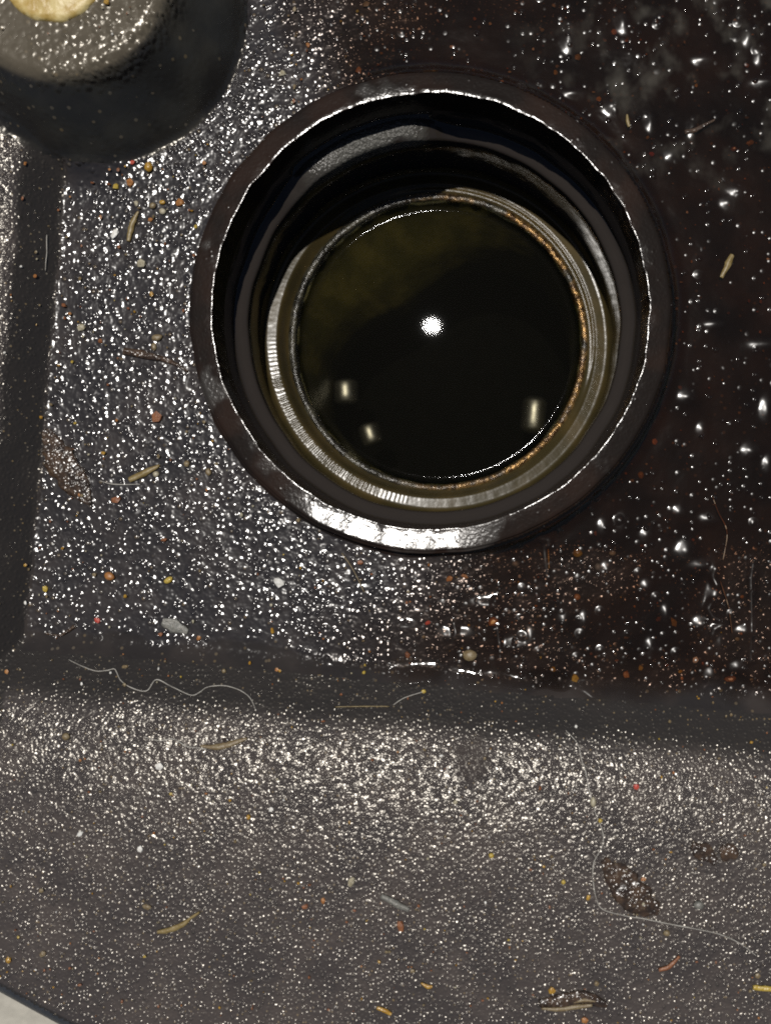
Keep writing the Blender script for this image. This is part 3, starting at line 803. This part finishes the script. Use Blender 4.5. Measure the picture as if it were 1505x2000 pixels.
fibre('fibre', [(94, 460), (93, 500), (91, 530)], 1.1, 'palehair', 'tiny straight fibre on the dark left wall', 'fibre', 4)
fibre('fibre', [(768, 1376), (790, 1362), (827, 1350)], 1.1, 'palehair', 'short fibre with a yellow grain at its end on the dark wall', 'fibre', 4)
fibre('fibre', [(655, 1380), (700, 1379), (760, 1379)], 1.2, 'straw', 'straight horizontal fibre at the top of the bright slope', 'fibre', 3)
fibre('fibre', [(1069, 1072), (1070, 1090), (1071, 1110)], 1.7, 'amber', 'short upright amber fibre in the oil below the collar', 'fibre', 9)

blade('sliver', [(272, 414), (262, 432), (257, 450), (252, 472)], [3, 11, 11, 6], 'straw', 'thin curved yellow sliver on the panel left of the collar', 'sliver')
blade('twig', [(243, 686), (280, 693), (320, 702), (345, 712), (368, 726)], [14, 16, 10, 7, 4], 'leaf', 'brown dry twig pointing at the left side of the collar', 'twig')
blade('leaf_flake', [(92, 838), (105, 870), (125, 905), (150, 945), (178, 985)], [6, 44, 62, 50, 8], 'leaf', 'large brown dry leaf flake at the left edge of the panel', 'leaf flake', arch=0.04, lump=0.45)
blade('splinter', [(254, 938), (283, 924), (313, 909)], [10, 13, 5], 'straw', 'yellow straw splinter on the panel left of the collar', 'splinter')
blade('mineral_flake', [(318, 1214), (340, 1222), (368, 1234)], [12, 28, 10], 'grey', 'dark grey thin flake near the lower edge of the panel', 'flake', arch=0.06)
blade('peel', [(309, 1819), (335, 1814), (358, 1804), (372, 1793), (391, 1780)], [7, 10, 9, 5, 4], 'straw', 'yellow curled peel on the lower slope at left', 'peel')
blade('husk', [(393, 1456), (425, 1458), (450, 1452), (483, 1441)], [4, 10, 11, 3], 'tan', 'slender tan husk at the end of the short wavy hair', 'husk')
blade('leaf_flake', [(1176, 1678), (1200, 1705), (1225, 1735), (1255, 1760), (1285, 1782)], [14, 40, 56, 50, 12], 'leaf', 'large brown leaf flake inside the bend of the long pale hair', 'leaf flake', arch=0.03, lump=0.5)
blade('leaf_flake', [(1348, 1652), (1372, 1664), (1397, 1684)], [14, 34, 12], 'leaf', 'oval brown flake on the lower slope at right, left of a pair', 'leaf flake', arch=0.1, lump=0.5)
blade('leaf_flake', [(1405, 1668), (1422, 1664), (1434, 1652)], [18, 30, 14], 'leaf', 'torn brown flake on the lower slope at right, right of a pair', 'leaf flake', arch=0.08, lump=0.7)
hk = blade('husk', [(1052, 1958), (1095, 1955), (1140, 1948), (1185, 1962)], [12, 30, 30, 7], 'leaf', 'long brown split husk with a pale lower rim near the bottom right', 'husk', arch=0.12)
for pts_, wd_ in (([(1056, 1966), (1090, 1968), (1125, 1963), (1155, 1960)], [3, 8, 9, 5]), ([(1118, 1954), (1140, 1950), (1160, 1952)], [3, 7, 3])):
    rm = blade('pale_rim', pts_, wd_, 'tan', None, None, lift=4.0)
    rm.parent = hk; rm.location = rm.location - hk.location
blade('straw', [(1468, 1927), (1490, 1929), (1530, 1931)], [9, 10, 10], 'gold', 'bright yellow straw cut by the right edge near the bottom', 'straw')
blade('sliver', [(744, 1748), (772, 1763), (798, 1776)], [8, 13, 8], 'grey', 'pale grey sliver in the middle of the lower slope', 'sliver')
blade('straw', [(736, 1967), (750, 1971), (764, 1979)], [5, 8, 6], 'amber', 'short orange straw at the bottom edge', 'straw')
blade('twig', [(822, 1918), (836, 1926), (844, 1924)], [3, 8, 4], 'amber', 'tiny forked orange twig near the bottom centre', 'twig')
blade('straw', [(1426, 500), (1418, 518), (1405, 545)], [7, 13, 6], 'straw', 'tan straw piece in the dark oil at the right', 'straw', lift=8)
blade('sliver', [(1222, 228), (1223, 241), (1226, 252)], [3, 7, 5], 'straw', 'tiny upright yellow sliver by the upper right of the collar', 'sliver', lift=8)
blade('twig', [(1334, 262), (1355, 258), (1392, 238)], [8, 9, 3], 'leaf', 'brown splinter pointing up in the upper right oil', 'twig', lift=8)
blade('twig', [(1285, 1893), (1305, 1886), (1325, 1866)], [6, 8, 4], 'rust', 'rust brown bent twig near the right bottom', 'twig')
blade('twig', [(90, 1236), (120, 1240), (148, 1222)], [3, 5, 7], 'leaf', 'thin brown bent stem in the lower left corner of the panel', 'twig')

oil_drop(*DROPS[1], 'dark oil drop at the foot of the wall near the middle right', 92)

# ------------------------------------------------------------------ uncountable fine dust and grit
def dust():
    mats = ['tan', 'amber', 'orange', 'white', 'rust', 'cream', 'gold']
    n = 1250
    vs = []; fs = []; mi = []
    ico = bmesh.new(); bmesh.ops.create_icosphere(ico, subdivisions=1, radius=1.0)
    iv = np.array([v.co[:] for v in ico.verts]); jf = [[v.index for v in f.verts] for f in ico.faces]; ico.free()
    k = 0
    while k < n:
        x = rng.uniform(-60, 1620); y = rng.uniform(-60, 2060)
        if math.hypot(x - CX, y - CY) < 472: continue
        if (x - E0[0]) * EN[0] + (y - E0[1]) * EN[1] > -40: continue
        low = y > 1330
        cl = float(vnoise(x, y, 90, 95)) + (0.5 if abs(y - 1222 - 0.085 * x) < 45 or abs(math.hypot(x - CX, y - CY) - 480) < 14 else 0)
        if 195 < math.hypot(x - BX, y - BY) < 302: continue
        if cl < rng.uniform(-0.9, 0.75): continue
        r = abs(rng.gauss(0, 1)) * (1.0 if low else 1.5) + 1.0
        if r > 5: continue
        z = float(cover_h(x, y))
        c = np.array([(x - 752.5), 1000 - y, z + r * 0.8 + (1.0 if low else 2.0)])
        b = len(vs)
        sc_ = np.array([r * rng.uniform(.7, 1.4), r * rng.uniform(.7, 1.4), r * .8])
        for v in iv: vs.append(tuple((c + v * sc_ * (1 + 0.25 * rng.uniform(-1, 1))) * S))
        m = rng.choices(range(7), [5, 2, 2, 1.0, 4, 2, 0.8])[0]
        for f in jf: fs.append(tuple(b + q for q in f)); mi.append(m)
        k += 1
    o = mesh_obj('fine_grit', vs, fs, None, smooth=False)
    for m in mats: o.data.materials.append(M[m])
    o.data.polygons.foreach_set('material_index', mi)
    tag(o, 'fine dust and grit specks scattered over the whole cover', 'grit', kind='stuff')
dust()
